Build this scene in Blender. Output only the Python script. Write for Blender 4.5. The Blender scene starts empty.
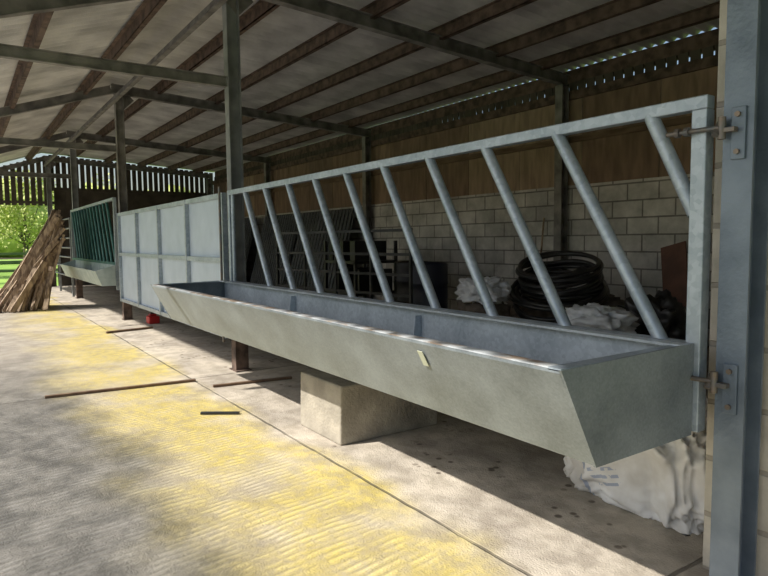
import bpy, bmesh, math, random
from mathutils import Vector, Matrix, noise
random.seed(7)
V=Vector
scn=bpy.context.scene
scn.view_settings.view_transform='Standard'

# ---------------------------------------------------------------- materials
def mat(name, col=(.5,.5,.5), rough=.6, metal=0.0, col2=None, nscale=5.0, bump=0.0, bscale=40, contrast=(.35,.65), stretch=None):
    m=bpy.data.materials.new(name); m.use_nodes=True
    nt=m.node_tree; N=nt.nodes; L=nt.links
    b=N['Principled BSDF']; b.inputs['Roughness'].default_value=rough; b.inputs['Metallic'].default_value=metal
    b.inputs['Base Color'].default_value=(*col,1)
    g=N.new('ShaderNodeNewGeometry')
    src=g.outputs['Position']
    if stretch:
        mp=N.new('ShaderNodeMapping'); mp.inputs['Scale'].default_value=stretch
        L.new(src,mp.inputs[0]); src=mp.outputs[0]
    if col2:
        n=N.new('ShaderNodeTexNoise'); n.inputs['Scale'].default_value=nscale; n.inputs['Detail'].default_value=6
        L.new(src,n.inputs['Vector'])
        r=N.new('ShaderNodeValToRGB'); r.color_ramp.elements[0].position=contrast[0]; r.color_ramp.elements[1].position=contrast[1]
        r.color_ramp.elements[0].color=(*col,1); r.color_ramp.elements[1].color=(*col2,1)
        L.new(n.outputs['Fac'],r.inputs[0]); L.new(r.outputs[0],b.inputs['Base Color'])
    if bump:
        n2=N.new('ShaderNodeTexNoise'); n2.inputs['Scale'].default_value=bscale; n2.inputs['Detail'].default_value=5
        L.new(src,n2.inputs['Vector'])
        bp=N.new('ShaderNodeBump'); bp.inputs['Strength'].default_value=bump; bp.inputs['Distance'].default_value=.02
        L.new(n2.outputs['Fac'],bp.inputs['Height']); L.new(bp.outputs[0],b.inputs['Normal'])
    return m

def galv(name,c1,c2,rough=.5,metal=.55,scale=45,sp_amt=.2):
    m=bpy.data.materials.new(name); m.use_nodes=True
    nt=m.node_tree; N=nt.nodes; L=nt.links; b=N['Principled BSDF']
    b.inputs['Metallic'].default_value=metal
    g=N.new('ShaderNodeNewGeometry')
    v=N.new('ShaderNodeTexVoronoi'); v.inputs['Scale'].default_value=scale; L.new(g.outputs['Position'],v.inputs['Vector'])
    n=N.new('ShaderNodeTexNoise'); n.inputs['Scale'].default_value=3.5; n.inputs['Detail'].default_value=9; n.inputs['Roughness'].default_value=.6; L.new(g.outputs['Position'],n.inputs['Vector'])
    sp=N.new('ShaderNodeSeparateColor'); L.new(v.outputs['Color'],sp.inputs[0])
    mx=N.new('ShaderNodeMath'); mx.operation='MULTIPLY_ADD'; mx.inputs[1].default_value=sp_amt; L.new(sp.outputs[0],mx.inputs[0])
    L.new(n.outputs['Fac'],mx.inputs[2])
    r=N.new('ShaderNodeValToRGB'); r.color_ramp.elements[0].position=.3+sp_amt*.4; r.color_ramp.elements[1].position=.68+sp_amt*.6
    r.color_ramp.elements[0].color=(*c1,1); r.color_ramp.elements[1].color=(*c2,1)
    L.new(mx.outputs[0],r.inputs[0]); L.new(r.outputs[0],b.inputs['Base Color'])
    rr=N.new('ShaderNodeMapRange'); rr.inputs[3].default_value=rough-.12; rr.inputs[4].default_value=rough+.12
    L.new(n.outputs['Fac'],rr.inputs[0]); L.new(rr.outputs[0],b.inputs['Roughness'])
    return m

M_galv=galv('galvanised_bright',(.25,.305,.36),(.46,.52,.58),.42,.4)
M_trough=galv('galvanised_dull',(.165,.19,.205),(.285,.32,.34),.48,.35,130,.14)
M_trin=galv('galvanised_inside',(.36,.41,.45),(.58,.64,.68),.5,.3,60)
M_sheet=galv('galvanised_sheet',(.42,.50,.60),(.52,.60,.70),.5,.15,20,.04)
M_rim=mat('dusty_rim',(.30,.235,.18),.7,.1,(.52,.55,.57),9,.1,60,(.42,.56))
M_post=mat('painted_post',(.12,.155,.20),.45,.35,(.19,.235,.29),6,.15,60)
M_postm=mat('weathered_steel',(.19,.20,.21),.6,.3,(.32,.335,.34),5,.15,60)
M_rust=mat('rusty_steel',(.055,.038,.03),.85,.1,(.16,.11,.085),8,.3,60)
M_raft=mat('rafter_steel',(.12,.115,.11),.8,.1,(.27,.26,.245),5,.3,50)
M_dark=mat('dark_plastic',(.012,.012,.014),.35,0,(.03,.03,.03),5)
M_bolt=mat('bolt_steel',(.14,.15,.16),.45,.6,(.22,.17,.13),20)
M_roof=mat('fibre_cement',(.44,.44,.44),.85,0,(.72,.72,.71),1.8,.15,80)
M_wood=mat('old_boards',(.10,.06,.04),.8,0,(.18,.12,.08),3,.2,40,stretch=(1,1,6))
M_woodp=mat('pile_boards',(.13,.085,.055),.8,0,(.46,.35,.24),4,.2,40,stretch=(5,5,1.2))
M_stick=mat('stick_wood',(.12,.07,.045),.8,0,(.2,.13,.08),10)
M_redwood=mat('red_brown_board',(.10,.05,.035),.7,0,(.17,.08,.055),4)
M_slat=mat('slat_boards',(.045,.036,.03),.85,0,(.09,.075,.06),3)
M_conc=mat('cast_concrete',(.22,.20,.165),.9,0,(.42,.38,.31),4,.4,50)
M_green=mat('teal_paint',(.02,.10,.09),.5,.2,(.05,.16,.14),6)
M_greent=mat('pale_teal_trough',(.32,.40,.40),.5,.2,(.46,.53,.52),6)
M_red=mat('red_plastic',(.5,.02,.02),.4)
M_leaf=mat('spring_leaves',(.26,.34,.06),.7,0,(.62,.66,.22),1.5)
M_bark=mat('bark',(.12,.1,.07),.9)
M_grass=mat('grass',(.16,.30,.04),.9,0,(.30,.46,.08),.6,.3,20)
M_fence=mat('fence_wood',(.1,.14,.07),.8,0,(.16,.2,.1),3)
M_bag=mat('white_plastic_bag',(.50,.53,.58),.5,0,(.72,.75,.80),8,.4,15)
M_yard=mat('yard_concrete',(.32,.31,.28),.9,0,(.42,.40,.35),2,.2,40)
M_pale=mat('pale_yellow',(.46,.48,.36),.6)
M_hay=mat('chaff_rubble',(.06,.05,.04),.95,0,(.16,.13,.11),6,.6,30)

def brickmat(name,c1,c2,mort):
    m=bpy.data.materials.new(name); m.use_nodes=True
    nt=m.node_tree; N=nt.nodes; L=nt.links; b=N['Principled BSDF']; b.inputs['Roughness'].default_value=.9
    g=N.new('ShaderNodeNewGeometry'); s=N.new('ShaderNodeSeparateXYZ'); c=N.new('ShaderNodeCombineXYZ')
    L.new(g.outputs['Position'],s.inputs[0])
    L.new(s.outputs[0],c.inputs[0]); L.new(s.outputs[2],c.inputs[1])
    br=N.new('ShaderNodeTexBrick'); br.inputs['Scale'].default_value=1; br.inputs['Brick Width'].default_value=.45
    br.inputs['Row Height'].default_value=.225; br.inputs['Mortar Size'].default_value=.012; br.inputs['Mortar Smooth'].default_value=.3
    br.inputs['Color1'].default_value=(*c1,1); br.inputs['Color2'].default_value=(*c2,1); br.inputs['Mortar'].default_value=(*mort,1)
    L.new(c.outputs[0],br.inputs['Vector'])
    n=N.new('ShaderNodeTexNoise'); n.inputs['Scale'].default_value=2.2; n.inputs['Detail'].default_value=10; n.inputs['Roughness'].default_value=.65; L.new(g.outputs['Position'],n.inputs['Vector'])
    mr=N.new('ShaderNodeMapRange'); mr.inputs[1].default_value=.35; mr.inputs[2].default_value=.65; mr.inputs[3].default_value=.62; mr.inputs[4].default_value=1.15
    L.new(n.outputs['Fac'],mr.inputs[0])
    mx=N.new('ShaderNodeMix'); mx.data_type='RGBA'; mx.blend_type='MULTIPLY'; mx.inputs[0].default_value=1
    L.new(br.outputs['Color'],mx.inputs[6]); L.new(mr.outputs[0],mx.inputs[7]); L.new(mx.outputs[2],b.inputs['Base Color'])
    bp=N.new('ShaderNodeBump'); bp.invert=True; bp.inputs['Strength'].default_value=.6; bp.inputs['Distance'].default_value=.01
    L.new(br.outputs['Fac'],bp.inputs['Height']); L.new(bp.outputs[0],b.inputs['Normal'])
    return m
M_block=brickmat('blockwork',(.47,.46,.44),(.60,.585,.55),(.24,.23,.215))
M_blocky=brickmat('blockwork_side',(.56,.53,.46),(.64,.60,.52),(.40,.37,.32))

def floormat():
    m=bpy.data.materials.new('stained_concrete'); m.use_nodes=True
    nt=m.node_tree; N=nt.nodes; L=nt.links; b=N['Principled BSDF']
    g=N.new('ShaderNodeNewGeometry'); s=N.new('ShaderNodeSeparateXYZ'); L.new(g.outputs['Position'],s.inputs[0])
    def noise_(sc,det=6,vec=None,rg=.5):
        n=N.new('ShaderNodeTexNoise'); n.inputs['Scale'].default_value=sc; n.inputs['Detail'].default_value=det; n.inputs['Roughness'].default_value=rg
        L.new(vec or g.outputs['Position'],n.inputs['Vector']); return n.outputs['Fac']
    def mr(v,a,b_,c,d,smooth=True):
        n=N.new('ShaderNodeMapRange'); 
        if smooth: n.interpolation_type='SMOOTHSTEP'
        for i,k in enumerate((a,b_,c,d)): n.inputs[i+1].default_value=k
        L.new(v,n.inputs[0]); return n.outputs[0]
    def math_(op,a,b_=0):
        n=N.new('ShaderNodeMath'); n.operation=op
        for i,k in enumerate((a,b_)):
            if isinstance(k,(int,float)): n.inputs[i].default_value=k
            else: L.new(k,n.inputs[i])
        return n.outputs[0]
    def mix(f,a,b_,mode='MIX'):
        n=N.new('ShaderNodeMix'); n.data_type='RGBA'; n.blend_type=mode
        for i,k in ((0,f),(6,a),(7,b_)):
            if isinstance(k,tuple): n.inputs[i].default_value=(*k,1)
            elif isinstance(k,(int,float)): n.inputs[i].default_value=k
            else: L.new(k,n.inputs[i])
        return n.outputs[2]
    y=s.outputs[1]; x=s.outputs[0]
    base=mix(mr(noise_(1.8,8),.35,.65,0,1),(.40,.355,.30),(.56,.50,.415))
    yw=math_('ADD',y,mr(noise_(.9,6),0,1,-.55,.55,False))
    dk=math_('MULTIPLY',mr(yw,-1.05,-1.5,0,1),mr(x,-9,-3.5,.2,1))
    dcol=mix(mr(noise_(4,9,None,.65),.35,.65,0,1),(.11,.107,.10),(.24,.23,.21))
    c=mix(dk,base,dcol)
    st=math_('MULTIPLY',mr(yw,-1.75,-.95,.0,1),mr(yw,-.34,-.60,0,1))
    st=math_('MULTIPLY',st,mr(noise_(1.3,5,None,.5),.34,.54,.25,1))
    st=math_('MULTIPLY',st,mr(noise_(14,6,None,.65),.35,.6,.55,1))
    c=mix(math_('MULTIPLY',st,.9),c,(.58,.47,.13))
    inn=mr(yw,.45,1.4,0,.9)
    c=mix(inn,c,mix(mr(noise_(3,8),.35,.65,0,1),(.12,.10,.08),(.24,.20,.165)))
    vo=N.new('ShaderNodeTexVoronoi'); vo.inputs['Scale'].default_value=11; L.new(g.outputs['Position'],vo.inputs['Vector'])
    spk=math_('MULTIPLY',mr(vo.outputs['Distance'],.26,.14,0,1),mr(noise_(1.6,3),.50,.58,0,1))
    spk=math_('MULTIPLY',spk,mr(y,-.5,-.25,0,1))
    c=mix(math_('MULTIPLY',spk,.8),c,(.09,.065,.045))
    c=mix(1.0,c,mix(mr(noise_(7,10,None,.6),.38,.62,0,1),(.78,.77,.75),(1.04,1.04,1.04)),'MULTIPLY')
    xw=math_('ADD',y,mr(noise_(5,3),0,1,-.012,.012,False))
    jm=mr(math_('ABSOLUTE',math_('ADD',xw,.43)),.006,.012,1,0)
    jm=math_('MULTIPLY',jm,mr(noise_(3,3),.35,.55,.35,1))
    xx=math_('ABSOLUTE',math_('SUBTRACT',math_('MODULO',math_('ADD',math_('ADD',x,103.6),mr(noise_(4,3),0,1,-.015,.015,False)),4.6),2.3))
    jj=math_('MAXIMUM',jm,mr(xx,.007,.012,1,0))
    c=mix(math_('MULTIPLY',jj,.7),c,(.07,.06,.045))
    w=math_('SINE',math_('MULTIPLY',math_('ADD',math_('ADD',x,math_('MULTIPLY',y,.12)),mr(noise_(2.5,3),0,1,-.04,.04,False)),2*math.pi/.045))
    zone=mr(y,-.45,-.8,0,1)
    patch=mr(noise_(7,6,None,.6),.38,.62,.1,1)
    wz=math_('MULTIPLY',math_('MULTIPLY',w,zone),patch)
    c=mix(mr(wz,.0,-.9,0,.38),c,(.10,.09,.07))
    L.new(c,b.inputs['Base Color'])
    L.new(mr(dk,0,1,.88,.58),b.inputs['Roughness'])
    h=math_('ADD',math_('ADD',math_('MULTIPLY',wz,.5),math_('MULTIPLY',noise_(30,6),.8)),math_('MULTIPLY',noise_(110,4),.8))
    h=math_('SUBTRACT',h,math_('MULTIPLY',jj,2))
    bp=N.new('ShaderNodeBump'); bp.inputs['Strength'].default_value=.65; bp.inputs['Distance'].default_value=.010
    L.new(h,bp.inputs['Height']); L.new(bp.outputs[0],b.inputs['Normal'])
    return m
M_floor=floormat()

def sackmat():
    m=bpy.data.materials.new('woven_sack'); m.use_nodes=True
    nt=m.node_tree; N=nt.nodes; L=nt.links; b=N['Principled BSDF']; b.inputs['Roughness'].default_value=.5
    tc=N.new('ShaderNodeNewGeometry'); s=N.new('ShaderNodeSeparateXYZ'); 
    mp=N.new('ShaderNodeMapping'); mp.inputs['Rotation'].default_value=(0,.3,0); L.new(tc.outputs['Position'],mp.inputs[0]); L.new(mp.outputs[0],s.inputs[0])
    def M(op,a,c=0):
        n=N.new('ShaderNodeMath'); n.operation=op
        for i,k in enumerate((a,c)):
            if isinstance(k,(int,float)): n.inputs[i].default_value=k
            else: L.new(k,n.inputs[i])
        return n.outputs[0]
    x=s.outputs[0]; z=s.outputs[2]
    # faded blue printed band (solid worn bars)
    rows=M('GREATER_THAN',M('SINE',M('MULTIPLY',z,2*math.pi/.040)),.25)
    n=N.new('ShaderNodeTexNoise'); n.inputs['Scale'].default_value=22; n.inputs['Detail'].default_value=4; L.new(mp.outputs[0],n.inputs['Vector'])
    br=M('GREATER_THAN',n.outputs['Fac'],.47)
    win=M('MULTIPLY',M('LESS_THAN',M('ABSOLUTE',M('ADD',x,.58)),.075),M('LESS_THAN',M('ABSOLUTE',M('SUBTRACT',z,.345)),.07))
    t=M('MULTIPLY',M('MULTIPLY',rows,br),win)
    st=M('LESS_THAN',M('ABSOLUTE',M('ADD',x,.72)),.008)
    t=M('MULTIPLY',M('MAXIMUM',t,st),.55)
    nn=N.new('ShaderNodeTexNoise'); nn.inputs['Scale'].default_value=6; nn.inputs['Detail'].default_value=6; L.new(tc.outputs['Position'],nn.inputs['Vector'])
    r=N.new('ShaderNodeValToRGB'); r.color_ramp.elements[0].position=.35; r.color_ramp.elements[1].position=.6
    r.color_ramp.elements[0].color=(.66,.64,.61,1); r.color_ramp.elements[1].color=(.88,.88,.88,1); L.new(nn.outputs['Fac'],r.inputs[0])
    mx=N.new('ShaderNodeMix'); mx.data_type='RGBA'; L.new(t,mx.inputs[0]); L.new(r.outputs[0],mx.inputs[6]); mx.inputs[7].default_value=(.12,.22,.45,1)
    L.new(mx.outputs[2],b.inputs['Base Color'])
    bp=N.new('ShaderNodeBump'); bp.inputs['Strength'].default_value=.6; bp.inputs['Distance'].default_value=.015
    n3=N.new('ShaderNodeTexNoise'); n3.noise_type='RIDGED_MULTIFRACTAL'; n3.inputs['Scale'].default_value=7; n3.inputs['Detail'].default_value=3; n3.inputs['Distortion'].default_value=.6; L.new(tc.outputs['Position'],n3.inputs['Vector'])
    L.new(n3.outputs['Fac'],bp.inputs['Height']); L.new(bp.outputs[0],b.inputs['Normal'])
    return m
M_sack=sackmat()

# ---------------------------------------------------------------- mesh builder
class B:
    def __init__(s): s.v=[]; s.f=[]; s.m=[]; s.mats=[]; s.sm=[]
    def mi(s,m):
        if m not in s.mats: s.mats.append(m)
        return s.mats.index(m)
    def add(s,vs,fs,m,smooth=False):
        o=len(s.v); s.v+= [tuple(v) for v in vs]
        k=s.mi(m)
        for f in fs: s.f.append([o+i for i in f]); s.m.append(k); s.sm.append(smooth)
    def obox(s,c,ax,h,m):
        c=V(c); a,b_,d=[V(x).normalized() for x in ax]
        vs=[c+a*h[0]*i+b_*h[1]*j+d*h[2]*k for i in(-1,1) for j in(-1,1) for k in(-1,1)]
        s.add(vs,[(0,1,3,2),(4,6,7,5),(0,4,5,1),(2,3,7,6),(0,2,6,4),(1,5,7,3)],m)
    def box(s,lo,hi,m):
        c=[(a+b)/2 for a,b in zip(lo,hi)]; h=[abs(b-a)/2 for a,b in zip(lo,hi)]
        s.obox(c,((1,0,0),(0,1,0),(0,0,1)),h,m)
    def frame(s,p0,p1,ref):
        d=(V(p1)-V(p0)).normalized(); b=d.cross(V(ref)).normalized(); a=b.cross(d).normalized(); return d,a,b
    def bar(s,p0,p1,h,w,m,ref=(0,0,1)):
        d,a,b=s.frame(p0,p1,ref); L=(V(p1)-V(p0)).length
        s.obox((V(p0)+V(p1))/2,(d,a,b),(L/2,h/2,w/2),m)
    def ibeam(s,p0,p1,h,w,m,ref=(0,0,1),t=.009):
        d,a,b=s.frame(p0,p1,ref); L=(V(p1)-V(p0)).length; c=(V(p0)+V(p1))/2
        for k in(-1,1): s.obox(c+a*k*(h/2-t/2),(d,a,b),(L/2,t/2,w/2),m)
        s.obox(c,(d,a,b),(L/2,h/2-t,t*.4),m)
    def tube(s,p0,p1,r,m,n=16,r2=None,cap=True,flat=1.0):
        d,a,b=s.frame(p0,p1,(0,1,0.01)); r2=r if r2 is None else r2
        vs=[];fs=[]
        for p,rr in((V(p0),r),(V(p1),r2)):
            for i in range(n):
                t=2*math.pi*i/n; vs.append(p+a*math.cos(t)*rr*flat+b*math.sin(t)*rr)
        for i in range(n): fs.append((i,(i+1)%n,n+(i+1)%n,n+i))
        s.add(vs,fs,m,True)
        if cap:
            s.add(vs[:n],[tuple(range(n))[::-1]],m); s.add(vs[n:],[tuple(range(n))],m)
    def prism(s,prof,x0,x1,m):   # prof (y,z)
        n=len(prof); vs=[(x0,y,z) for y,z in prof]+[(x1,y,z) for y,z in prof]
        s.add(vs,[(i,(i+1)%n,n+(i+1)%n,n+i) for i in range(n)]+[tuple(range(n))[::-1],tuple(range(n,2*n))],m)
    def sweep(s,pts,r,m,n=8,closed=False):
        vs=[];fs=[];K=len(pts)
        for k,p in enumerate(pts):
            q=pts[(k+1)%K] if (closed or k<K-1) else p; o=pts[k-1] if (closed or k>0) else p
            d=(V(q)-V(o)).normalized(); ref=V((0,0,1)) if abs(d.z)<.9 else V((1,0,0))
            b=d.cross(ref).normalized(); a=b.cross(d)
            for i in range(n):
                t=2*math.pi*i/n; vs.append(V(p)+a*math.cos(t)*r+b*math.sin(t)*r)
        for k in range(K if closed else K-1):
            for i in range(n):
                k2=(k+1)%K; fs.append((k*n+i,k*n+(i+1)%n,k2*n+(i+1)%n,k2*n+i))
        s.add(vs,fs,m,True)
    def lump(s,c,r,m,nz=.25,sc=3,seg=28,ring=18,flat=True,power=1.0,seed=0,crease=0):
        vs=[];fs=[]
        for i in range(ring+1):
            ph=math.pi*i/ring
            for j in range(seg):
                th=2*math.pi*j/seg
                d=V((math.sin(ph)*math.cos(th),math.sin(ph)*math.sin(th),math.cos(ph)))
                e=V([math.copysign(abs(q)**power,q) for q in d])
                k=1+nz*(noise.noise(d*sc+V((seed,seed*2,0))))
                if crease:
                    q=V((d.x*2.2,d.y*2.2,d.z*1.1))*1.6+V((seed,3,seed))
                    k+=crease*(.5-abs(noise.noise(q))*2.2)+crease*.5*(.5-abs(noise.noise(q*2.3))*2)
                else: k+=nz*.4*noise.noise(d*sc*3+V((seed,0,9)))
                p=V((c[0]+e.x*r[0]*k,c[1]+e.y*r[1]*k,c[2]+e.z*r[2]*k))
                if flat and p.z<c[2]-r[2]*.8: p.z=c[2]-r[2]*.8
                vs.append(p)
        for i in range(ring):
            for j in range(seg):
                fs.append((i*seg+j,(i+1)*seg+j,(i+1)*seg+(j+1)%seg,i*seg+(j+1)%seg))
        s.add(vs,fs,m,True)
    def make(s,name,parent=None,bevel=0):
        me=bpy.data.meshes.new(name); me.from_pydata(s.v,[],s.f)
        for m in s.mats: me.materials.append(m)
        me.polygons.foreach_set('material_index',s.m); me.polygons.foreach_set('use_smooth',s.sm)
        bm=bmesh.new(); bm.from_mesh(me); bmesh.ops.recalc_face_normals(bm,faces=bm.faces); bm.to_mesh(me); bm.free()
        me.update()
        o=bpy.data.objects.new(name,me); scn.collection.objects.link(o)
        if parent: o.parent=parent
        if bevel:
            md=o.modifiers.new('bevel','BEVEL'); md.width=bevel; md.segments=2; md.limit_method='ANGLE'
        return o
def empty(name):
    e=bpy.data.objects.new(name,None); scn.collection.objects.link(e); return e

# ---------------------------------------------------------------- layout
WY=5.13; XE=-20.0; XR=4.4; YE=-2.6
FR=[.10,-4.82,-9.98,-15.1,-20.0]
def raft(y): return 3.85-.057*y if y>=0 else 3.80+.33*y

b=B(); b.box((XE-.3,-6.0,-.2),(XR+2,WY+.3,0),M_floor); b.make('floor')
b=B(); b.box((-70,-60,-.35),(30,40,-.205),M_grass)
b.make('grass_field')
b=B(); b.box((XE-6,-14,-.2),(XR+8,-6.0,-.01),M_yard); b.make('yard_concrete')

b=B(); vs=[];fs=[]
xs=[]; x=XE-.4
while x<XR: xs.append(x); x+=.025
ys=[(YE-.2),-.02,.02,WY+.14]
for x in xs:
    for y in ys:
        zz=raft(y)+.20 if abs(y)>.1 else raft(0)+.20
        vs.append((x,y,zz+.022*math.sin(2*math.pi*x/.15)))
n=len(ys)
for i in range(len(xs)-1):
    for j in range(n-1): fs.append((i*n+j,(i+1)*n+j,(i+1)*n+j+1,i*n+j+1))
b.add(vs,fs,M_roof,True); b.make('ceiling')

for y in (-2.5,-1.45,-.42,.75,1.75,2.75,3.7,4.55):
    b=B(); z=raft(y)+.115
    b.box((XE-.3,y-.006,z-.075),(XR,y+.006,z+.065),M_rust)
    b.box((XE-.3,y-.05,z+.055),(XR,y+.006,z+.065),M_rust)
    b.box((XE-.3,y-.006,z-.075),(XR,y+.05,z-.065),M_rust)
    b.make('roof_purlin')

for i,x in enumerate(FR):
    if i==0:
        b=B(); b.ibeam((.10,.065,0),(.10,.065,3.78),.13,.10,M_post,(0,1,0),.01)
        b.box((.02,-.03,0),(.18,.155,.012),M_post)
        b.make('steel_post')
    else:
        b=B(); b.ibeam((x,.11,0),(x,.11,3.78),.13,.11,M_postm if i!=2 else M_raft,(0,1,0),.01)
        b.box((x-.1,.03,0),(x+.1,.19,.012),M_rust)
        b.obox((x,.11,.22),((1,0,0),(0,1,0),(0,0,1)),(.058,.068,.22),M_rust)
        b.make('steel_post')
    b=B(); b.ibeam((x,WY-.13,0),(x,WY-.13,raft(WY)-.08),.14,.13,M_raft,(0,1,0),.01); b.make('wall_stanchion')
    b=B()
    b.ibeam((x,0,raft(0)),(x,WY-.02,raft(WY)),.15,.10,M_raft)
    b.ibeam((x,-.0,raft(0)-.02),(x,YE,raft(YE)),.13,.08,M_raft)
    b.obox((x,.18,raft(0)-.16),((1,0,0),(0,1,-1),(0,1,1)),(.006,.12,.12),M_raft)
    b.make('roof_rafter')
    if i in(1,2,3):
        b=B(); b.ibeam((x,.04,2.87),(x,YE-.3,2.87),.10,.06,M_raft); 
        b.ibeam((x,YE-.02,2.82),(x,YE-.02,raft(YE)+.02),.06,.06,M_raft)
        b.make('tie_beam')
b=B(); b.box((XE,.02,3.60),(XR,.032,3.72),M_raft); b.box((XE,-.03,3.60),(XR,.03,3.612),M_raft); b.make('ridge_tie_angle')

# back wall
b=B(); b.box((XE,WY,0),(XR,WY+.2,2.07),M_block); b.make('wall_back')
b=B()
x=XE
M_ply=[mat('ply_%d'%k,c,.8,0,tuple(min(1,q*1.6) for q in c),2.5,.15,30,stretch=(4,1,.8)) for k,c in enumerate([(.15,.10,.072),(.19,.13,.092),(.12,.082,.062),(.22,.16,.115)])]
k=0
while x<XR:
    w=1.18 ; b.box((x+.006,WY+.02,2.072),(min(x+w,XR),WY+.05+.004*(k%3),3.36),random.choice(M_ply)); x+=w+.006; k+=1
b.box((XE,WY-.02,2.68),(XR,WY+.02,2.76),M_wood)
b.box((XE,WY-.03,3.28),(XR,WY+.02,3.40),M_rust)
b.make('timber_cladding')
b=B(); x=XE
while x<XR:
    b.box((x,WY+.06,3.36),(x+.122+random.random()*.012,WY+.08,3.54),M_slat); x+=.15
b.box((XE,WY+.085,3.49),(XR,WY+.125,3.728),M_rust)
b.make('eave_slat_boards')

b=B(); y=0.25
while y<WY+.1:
    b.box((XE-.16,y,0),(XE-.13,y+.148,2.95),M_slat); y+=.15
b.box((XE-.13,.25,1.4),(XE-.08,WY,1.5),M_slat); b.box((XE-.13,.25,2.9),(XE-.08,WY,3.0),M_slat)
b.make('wall_end')
b=B(); y=-2.9
while y<WY+.1:
    z0=2.45 if y<.1 else 2.9
    b.box((XE-.22,y,z0),(XE-.195,y+.125,raft(y)+.14),M_slat); y+=.17
b.box((XE-.195,-2.9,2.5),(XE-.165,WY,2.58),M_slat)
b.make('gable_slat_boards')

b=B(); b.box((-.065,.17,0),(.50,WY-.25,3.6),M_blocky); b.make('wall_right')

# ---------------------------------------------------------------- feed barrier + trough
XL=-4.70
root=empty('cattle_feed_barrier')
b=B()
b.box((XL,-.025,1.757),(.005,.025,1.804),M_galv)
b.box((XL,-.022,.885),(.005,.022,.925),M_galv)
b.box((-.05,-.027,.60),(.005,.027,1.757),M_galv)
b.box((XL,-.025,.55),(XL+.05,.025,1.757),M_galv)
b.make('frame',root,.004)
b=B()
for k in range(10):
    xt=-.225-.452*k
    if k==0: b.tube((xt,0,1.77),(-.04,0,1.39),.027,M_galv)
    else: b.tube((xt,0,1.77),(xt+.52,0,.91),.027,M_galv)
b.tube((XL+.09,0,1.77),(XL+.09,0,.9),.02,M_galv)
b.make('diagonal_bars',root)

tr=empty('feed_trough')
x0,x1=-4.80,-.02
b=B()
prof=[(-.03,.925),(-.03,.59),(-.575,.588),(-.745,.905),(-.745,.915),(-.685,.915),(-.685,.895),(-.692,.895),(-.692,.905),(-.733,.905),(-.569,.597),(-.042,.599),(-.042,.925)]
b.prism(prof,x0+.004,x1-.004,M_trough)
b.make('trough_pan',tr)
b=B()
b.prism([(-.0435,.62),(-.0435,.923),(-.0475,.923),(-.0475,.62)],x0+.02,x1-.02,M_trin)
b.box((x0+.01,-.10,.915),(x1,-.035,.925),M_trin)
b.box((x0+.01,-.742,.9155),(x1-.05,-.687,.919),M_rim)
b.make('rim_and_lining',tr)
b=B()
for xx in (x0,x1):
    b.prism([(-.03,.925),(-.03,.588),(-.577,.585),(-.75,.917)],xx-.005,xx+.005,M_trough)
for xx,s_ in ((x0,1),(x1,-1)):
    b.box((min(xx,xx+s_*.05),-.745,.912),(max(xx,xx+s_*.05),-.03,.92),M_galv)
for xx in (-3.2,-1.6):
    b.prism([(-.05,.61),(-.05,.88),(-.09,.88),(-.12,.62)],xx-.004,xx+.004,M_trin)
b.make('end_plates',tr)
b=B(); 
q=V((0,.17,-.317)).normalized(); nrm=V((0,-.317,-.17)).normalized()
b.obox(V((-.72,-.7125,.845))+nrm*.006,((1,0,0),q,nrm),(.016,.035,.0012),M_pale)  # small plain pale yellowish patch on the sloping trough front
b.make('pale_patch',tr)
b=B()
for xx in(-4.4,-.35):
    b.box((xx-.02,-.06,.60),(xx+.02,.03,.64),M_galv)
b.make('brackets',tr)

def hinge(z):
    b=B()
    b.box((.080,-.010,z-.10),(.128,-.001,z+.075),M_post)
    for dz in(-.075,.05):
        b.tube((.104,-.020,z+dz),(.104,-.001,z+dz),.010,M_bolt,6)
    b.tube((.06,-.03,z-.030),(.06,-.03,z+.045),.013,M_bolt,16)
    b.box((.055,-.038,z-.008),(.105,-.01,z+.008),M_bolt)
    b.tube((-.13,-.045,z+.01),(.055,-.035,z+.01),.009,M_bolt,12)
    b.tube((.045,-.045,z-.015),(.045,-.01,z+.03),.012,M_bolt,12)
    for xx in(-.09,-.055): b.tube((xx-.008,-.044,z+.01),(xx+.008,-.043,z+.01),.018,M_bolt,6)
    b.make('gate_hinge',None,.002)
hinge(1.67); hinge(.79)

g=empty('sheeted_gate')
a0,a1=-9.80,-4.86
b=B()
for z in(1.77,1.12,.36): b.bar((a0,0,z),(a1,0,z),.05,.045,M_galv)
for k in range(5):
    x=a0+(a1-a0)*k/4; b.bar((x,-.003,.335),(x,-.003,1.795),.05,.045,M_galv,(0,1,0))
b.make('frame',g)
b=B(); b.box((a0,.018,.345),(a1,.022,1.77),M_sheet); b.make('sheet',g)
b=B()
for z in(.55,1.55): b.tube((a0-.08,0,z),(a0,0,z),.014,M_bolt); b.tube((a0-.07,0,z-.04),(a0-.07,0,z+.04),.02,M_bolt)
b.tube((a1+.015,-.05,.30),(a1+.015,-.05,1.85),.012,M_bolt)
b.make('hinges_and_bolt',g)

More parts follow.
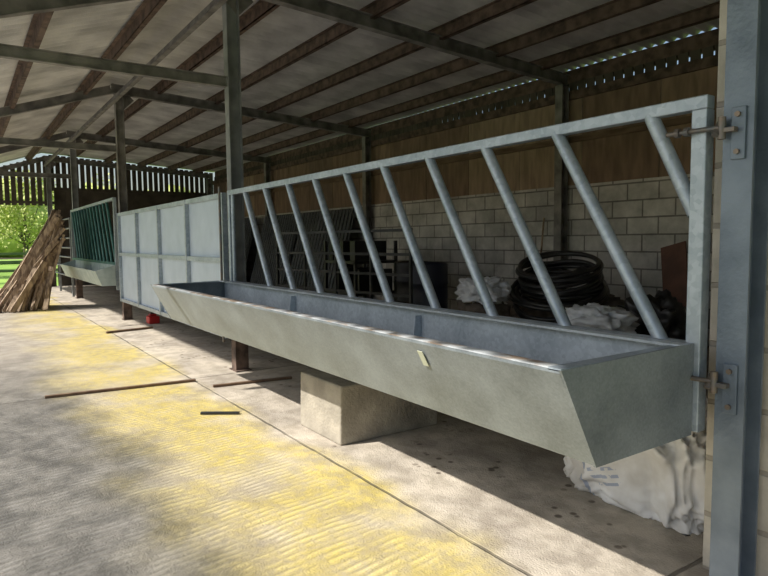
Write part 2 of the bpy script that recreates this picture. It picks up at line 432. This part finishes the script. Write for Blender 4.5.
g=empty('teal_feed_barrier')
c0,c1=-14.95,-10.1
b=B()
b.bar((c0,0,2.05),(c1,0,2.05),.05,.05,M_galv); b.bar((c0,0,.95),(c1,0,.95),.05,.05,M_green)
for x in(c0,c1): b.bar((x,0,.5),(x,0,2.07),.05,.05,M_galv,(0,1,0))
x=c0+.1
while x<c1-.5:
    b.tube((x,0,2.04),(x+.62,0,.95),.026,M_green,10); x+=.34
b.make('frame',g)
b=B(); b.prism([(-.03,.93),(-.03,.58),(-.25,.58),(-.35,.84),(-.34,.84),(-.24,.59),(-.04,.59),(-.04,.93)],c0+.5,c1,M_greent)
for xx in(c0+.5,c1): b.prism([(-.03,.93),(-.03,.58),(-.25,.58),(-.35,.84)],xx-.004,xx+.004,M_greent)
b.make('trough',g)
b=B()
for k in range(7):
    z=.5+1.4*k/6; b.tube((XE+.1,0,z),(-15.25,0,z),.02,M_postm,8)
for x in(XE+.1,-17.5,-15.25): b.bar((x,0,.03),(x,0,1.92),.05,.05,M_postm,(0,1,0))
b.make('tubular_gate')

# ---------------------------------------------------------------- floor objects
b=B(); b.prism([(-.26,0),(.54,0),(.54,.385),(-.25,.385)],-2.74,-2.17,M_conc)
o=b.make('concrete_block',None,.012)

b=B(); b.lump((-.55,.64,.225),(.38,.28,.28),M_sack,.16,2.0,140,96,True,.55,12,.18)
b.make('rubble_sack')

def stick(p,q,w=.035,h=.022,name='timber_batten',m=M_stick):
    b=B(); b.bar(p,q,h,w,m); b.make(name,None,.003)
stick((-4.70,-1.67,.013),(-4.57,-.43,.013))
stick((-4.23,-.38,.013),(-4.13,.35,.013))
b=B(); b.bar((-3.43,-.75,.01),(-3.26,-.51,.01),.018,.035,M_dark); b.make('rubber_strip',None,.004)
stick((-8.43,-.51,.016),(-8.57,.17,.016),.05,.03)
b=B(); b.box((-9.3,.25,0),(-9.1,.42,.12),M_red); b.box((-9.28,.28,.12),(-9.16,.39,.15),M_red); b.box((-9.23,.30,.15),(-9.19,.36,.18),M_dark); b.make('red_fuel_can',None,.015)

# timber pile: boards fanned, tops leaning in toward the barrier rail
b=B()
for k in range(80):
    t=random.random()
    p=V((-13.7+random.random()*1.3,-1.75+.95*t,.02))
    top=V((-13.5+random.random()*1.1,-.60+.12*random.random(),1.35+.65*random.random()))
    if random.random()<.3: top=p+(top-p)*random.uniform(.6,.85)
    b.bar(p,top,random.choice((.03,.022)),random.choice((.05,.08,.11)),M_woodp,(1,random.uniform(-.6,.6),0))
for k in range(12):
    y0=-2.05+k*.05; b.bar((-14.6+random.random()*.3,y0,.03+.03*(k%3)),(-12.5-random.random()*.5,y0+random.uniform(-.2,.25),.05+.03*(k%3)),.03,.1,M_woodp)
b.make('timber_pile')

# ---------------------------------------------------------------- interior clutter
b=B()
b.lump((-3.9,4.1,.26),(.95,.6,.34),M_hay,.35,2.5,40,24,True,.8,5)
b.make('rubble_heap')
def coil(c,R,turns,r,tilt,name,m,h=.05,seed=0):
    b=B(); pts=[]; K=int(turns*40); rot=Matrix.Rotation(tilt,3,'X')@Matrix.Rotation(tilt*.5,3,'Y')
    for i in range(K):
        t=2*math.pi*i/40
        rr=R*(1+.28*noise.noise(V((i*.045,seed,0))))
        p=V((math.cos(t)*rr+.05*math.sin(i*.013),math.sin(t)*rr,(i/K-.5)*h*turns+.12*noise.noise(V((i*.05,3,seed)))))
        pts.append(V(c)+rot@p)
    b.sweep(pts,r,m,8); return b
b=coil((-3.72,3.68,.84),.46,9,.028,.22,'',M_dark,.045,1); b2=coil((-3.65,3.55,.68),.52,5,.026,.35,'',M_dark,.04,5)
b.add(b2.v,b2.f,M_dark,True); b.make('pipe_coil')
b=B(); b.lump((-4.05,2.75,.72),(.30,.22,.15),M_bag,.25,3,48,30,False,.8,4,.25); b.lump((-4.1,2.8,.30),(.32,.28,.36),M_hay,.3,3,24,16,True,.8,4); b.make('plastic_feed_bag')
b=B(); b.lump((-2.5,2.75,.52),(.34,.22,.14),M_bag,.25,3,48,30,False,.8,9,.25); b.lump((-2.5,2.75,.21),(.34,.26,.26),M_hay,.3,3,24,16,True,.8,4); b.make('plastic_feed_bag')
b=B(); b.lump((-2.55,3.75,.30),(.34,.3,.37),M_dark,.4,3,48,30,True,.8,14,.2); b.make('black_tarpaulin')
b=B(); b.bar((-2.72,4.55,.01),(-3.05,4.93,1.22),.022,.32,M_redwood,(0,1,0)); b.make('leaning_board')
b=B(); b.tube((-5.1,4.8,.02),(-5.2,5.08,1.62),.014,M_woodp,8); b.bar((-5.35,4.8,.05),(-4.95,4.8,.05),.07,.06,M_stick); b.make('broom')
def drum(x,y,name,r=.29,h=.88,m=M_dark):
    b=B(); n=28
    pr=[(0,0),(r*.95,0),(r,.03),(r,h*.3),(r*1.03,h*.32),(r,h*.34),(r,h*.64),(r*1.03,h*.66),(r,h*.68),(r,h-.03),(r*.95,h),(r*.9,h-.02),(0,h-.02)]
    vs=[];fs=[]
    for rr,z in pr:
        for i in range(n): vs.append((x+rr*math.cos(2*math.pi*i/n),y+rr*math.sin(2*math.pi*i/n),z))
    for k in range(len(pr)-1):
        for i in range(n): fs.append((k*n+i,k*n+(i+1)%n,(k+1)*n+(i+1)%n,(k+1)*n+i))
    b.add(vs,fs,m,True); b.make(name)
M_blue=mat('dark_blue_plastic',(.015,.02,.04),.4)
drum(-6.5,3.9,'plastic_drum',.30,.95,M_blue); drum(-7.2,4.1,'plastic_drum',.30,.95)
b=B()
b.box((-9.0,3.4,.35),(-7.9,4.3,.40),M_dark); b.box((-9.0,3.4,.9),(-7.9,4.3,.95),M_dark)
for xx in(-9,-7.95):
    for yy in(3.4,4.25): b.box((xx,yy,0),(xx+.05,yy+.05,1.3),M_dark)
for k in range(6): b.box((-8.95+k*.18,3.5,.40 if k%2 else .95),(-8.83+k*.18,4.2,.8 if k%2 else 1.3),M_dark)
b.make('storage_rack')
M_steelsheet=mat('dark_sheet',(.04,.045,.05),.5,.3,(.08,.085,.09),3)
for k,(xa,xb) in enumerate(((-12.6,-10.2),(-14.9,-12.8),(-18.2,-15.6))):
    b=B()
    for i in range(16):
        x=xa+(xb-xa)*i/16; b.bar((x,4.3,.01),(x,4.85,2.0),.012,(xb-xa)/16*.7,M_steelsheet,(0,1,0)); b.bar((x+(xb-xa)/32,4.33,.01),(x+(xb-xa)/32,4.88,2.0),.012,(xb-xa)/16*.6,M_steelsheet,(0,1,0))
    b.make('corrugated_sheet_stack')
b=B()
for z in(.2,.5,.8,1.1,1.45): b.bar((-9.3,2.6,z),(-5.9,3.1,z),.04,.03,M_steelsheet)
for f in(0,.25,.5,.75,1): b.bar((-9.3+3.4*f,2.6+.5*f,0),(-9.3+3.4*f,2.6+.5*f,1.48),.04,.04,M_steelsheet,(0,1,0))
b.make('sheep_hurdle')

# ---------------------------------------------------------------- outside
b=B()
for k in range(8):
    y=-12+k*2.0; b.box((-27.05,y-.05,-.2),(-26.95,y+.05,1.05),M_fence)
for z in(.25,.6,.92): b.box((-27.1,-13,z-.05),(-27.05,4,z+.05),M_fence)
b.make('rail_fence')
def tree(x,y,h,R,name='hawthorn_tree',n=2600):
    b=B(); b.tube((x,y,-.203),(x+.1,y,h*.5),.16,M_bark,8,.08)
    cs=[]
    for k in range(14):
        a=random.random()*6.28; rr=R*random.random()**.5*.8; c=V((x+rr*math.cos(a),y+rr*math.sin(a),h*(.28+.6*random.random())))
        cs.append((c,R*.45)); b.tube((x,y,h*.25),c,.04,M_bark,5,.01)
    vs=[];fs=[]
    for k in range(n):
        c,r=random.choice(cs); d=V((random.gauss(0,1),random.gauss(0,1),random.gauss(0,1))); d=d.normalized()*r*random.random()**.4
        p=c+d; u=V((random.gauss(0,1),random.gauss(0,1),random.gauss(0,1))).normalized(); w=u.orthogonal().normalized(); s_=.07+.06*random.random()
        if p.z<0: p.z=.1
        o=len(vs); vs+=[p-u*s_,p+w*s_*.6,p+u*s_,p-w*s_*.6]; fs.append((o,o+1,o+2,o+3))
    b.add(vs,fs,M_leaf); b.make(name)
tree(-33,-3.2,4.6,2.0); tree(-36,-7.5,5.5,2.6); tree(-38,.8,5,2.4); tree(-41,-4.5,6,2.8)
tree(-46,-10,6.5,3.2); tree(-44,4.5,6,3.0)
b=B()
for k in range(14): b.lump((-56,-40+k*6,2.8),(3,4,3.2),M_leaf,.4,3,20,12,True,1,k)
b.make('hedgerow')

# ---------------------------------------------------------------- light
w=bpy.data.worlds.new('World'); scn.world=w; w.use_nodes=True
N=w.node_tree.nodes; L=w.node_tree.links
sky=N.new('ShaderNodeTexSky'); sky.sky_type='NISHITA'; sky.sun_disc=False
sky.sun_elevation=math.radians(46); sky.sun_rotation=math.radians(200)
sky.air_density=1.2; sky.dust_density=2.5
bg=N['Background']; L.new(sky.outputs[0],bg.inputs[0]); bg.inputs[1].default_value=.14
sd=bpy.data.lights.new('sun','SUN'); sd.energy=6.8; sd.angle=math.radians(.9); sd.color=(1,.95,.87)
so=bpy.data.objects.new('sun',sd); scn.collection.objects.link(so)
dirv=V((.22,.72,-.75)); so.rotation_euler=dirv.to_track_quat('-Z','Y').to_euler()
so.location=(-5,-8,9)

# ---------------------------------------------------------------- camera
cd=bpy.data.cameras.new('camera'); cam=bpy.data.objects.new('camera',cd); scn.collection.objects.link(cam)
cd.sensor_fit='HORIZONTAL'; cd.sensor_width=36; cd.lens=620/768*36; cd.clip_start=.05; cd.clip_end=300
th=math.radians(34.3); pt=math.radians(4.4); rl=math.radians(.55)
f=V((-math.cos(th)*math.cos(pt),math.sin(th)*math.cos(pt),-math.sin(pt)))
r=f.cross(V((0,0,1))).normalized(); u=r.cross(f)
r2=r*math.cos(rl)-u*math.sin(rl); u2=r2.cross(f)
mm=Matrix((r2,u2,-f)).transposed().to_4x4(); mm.translation=V((1.185,-2.2,1.307)); cam.matrix_world=mm
scn.camera=cam
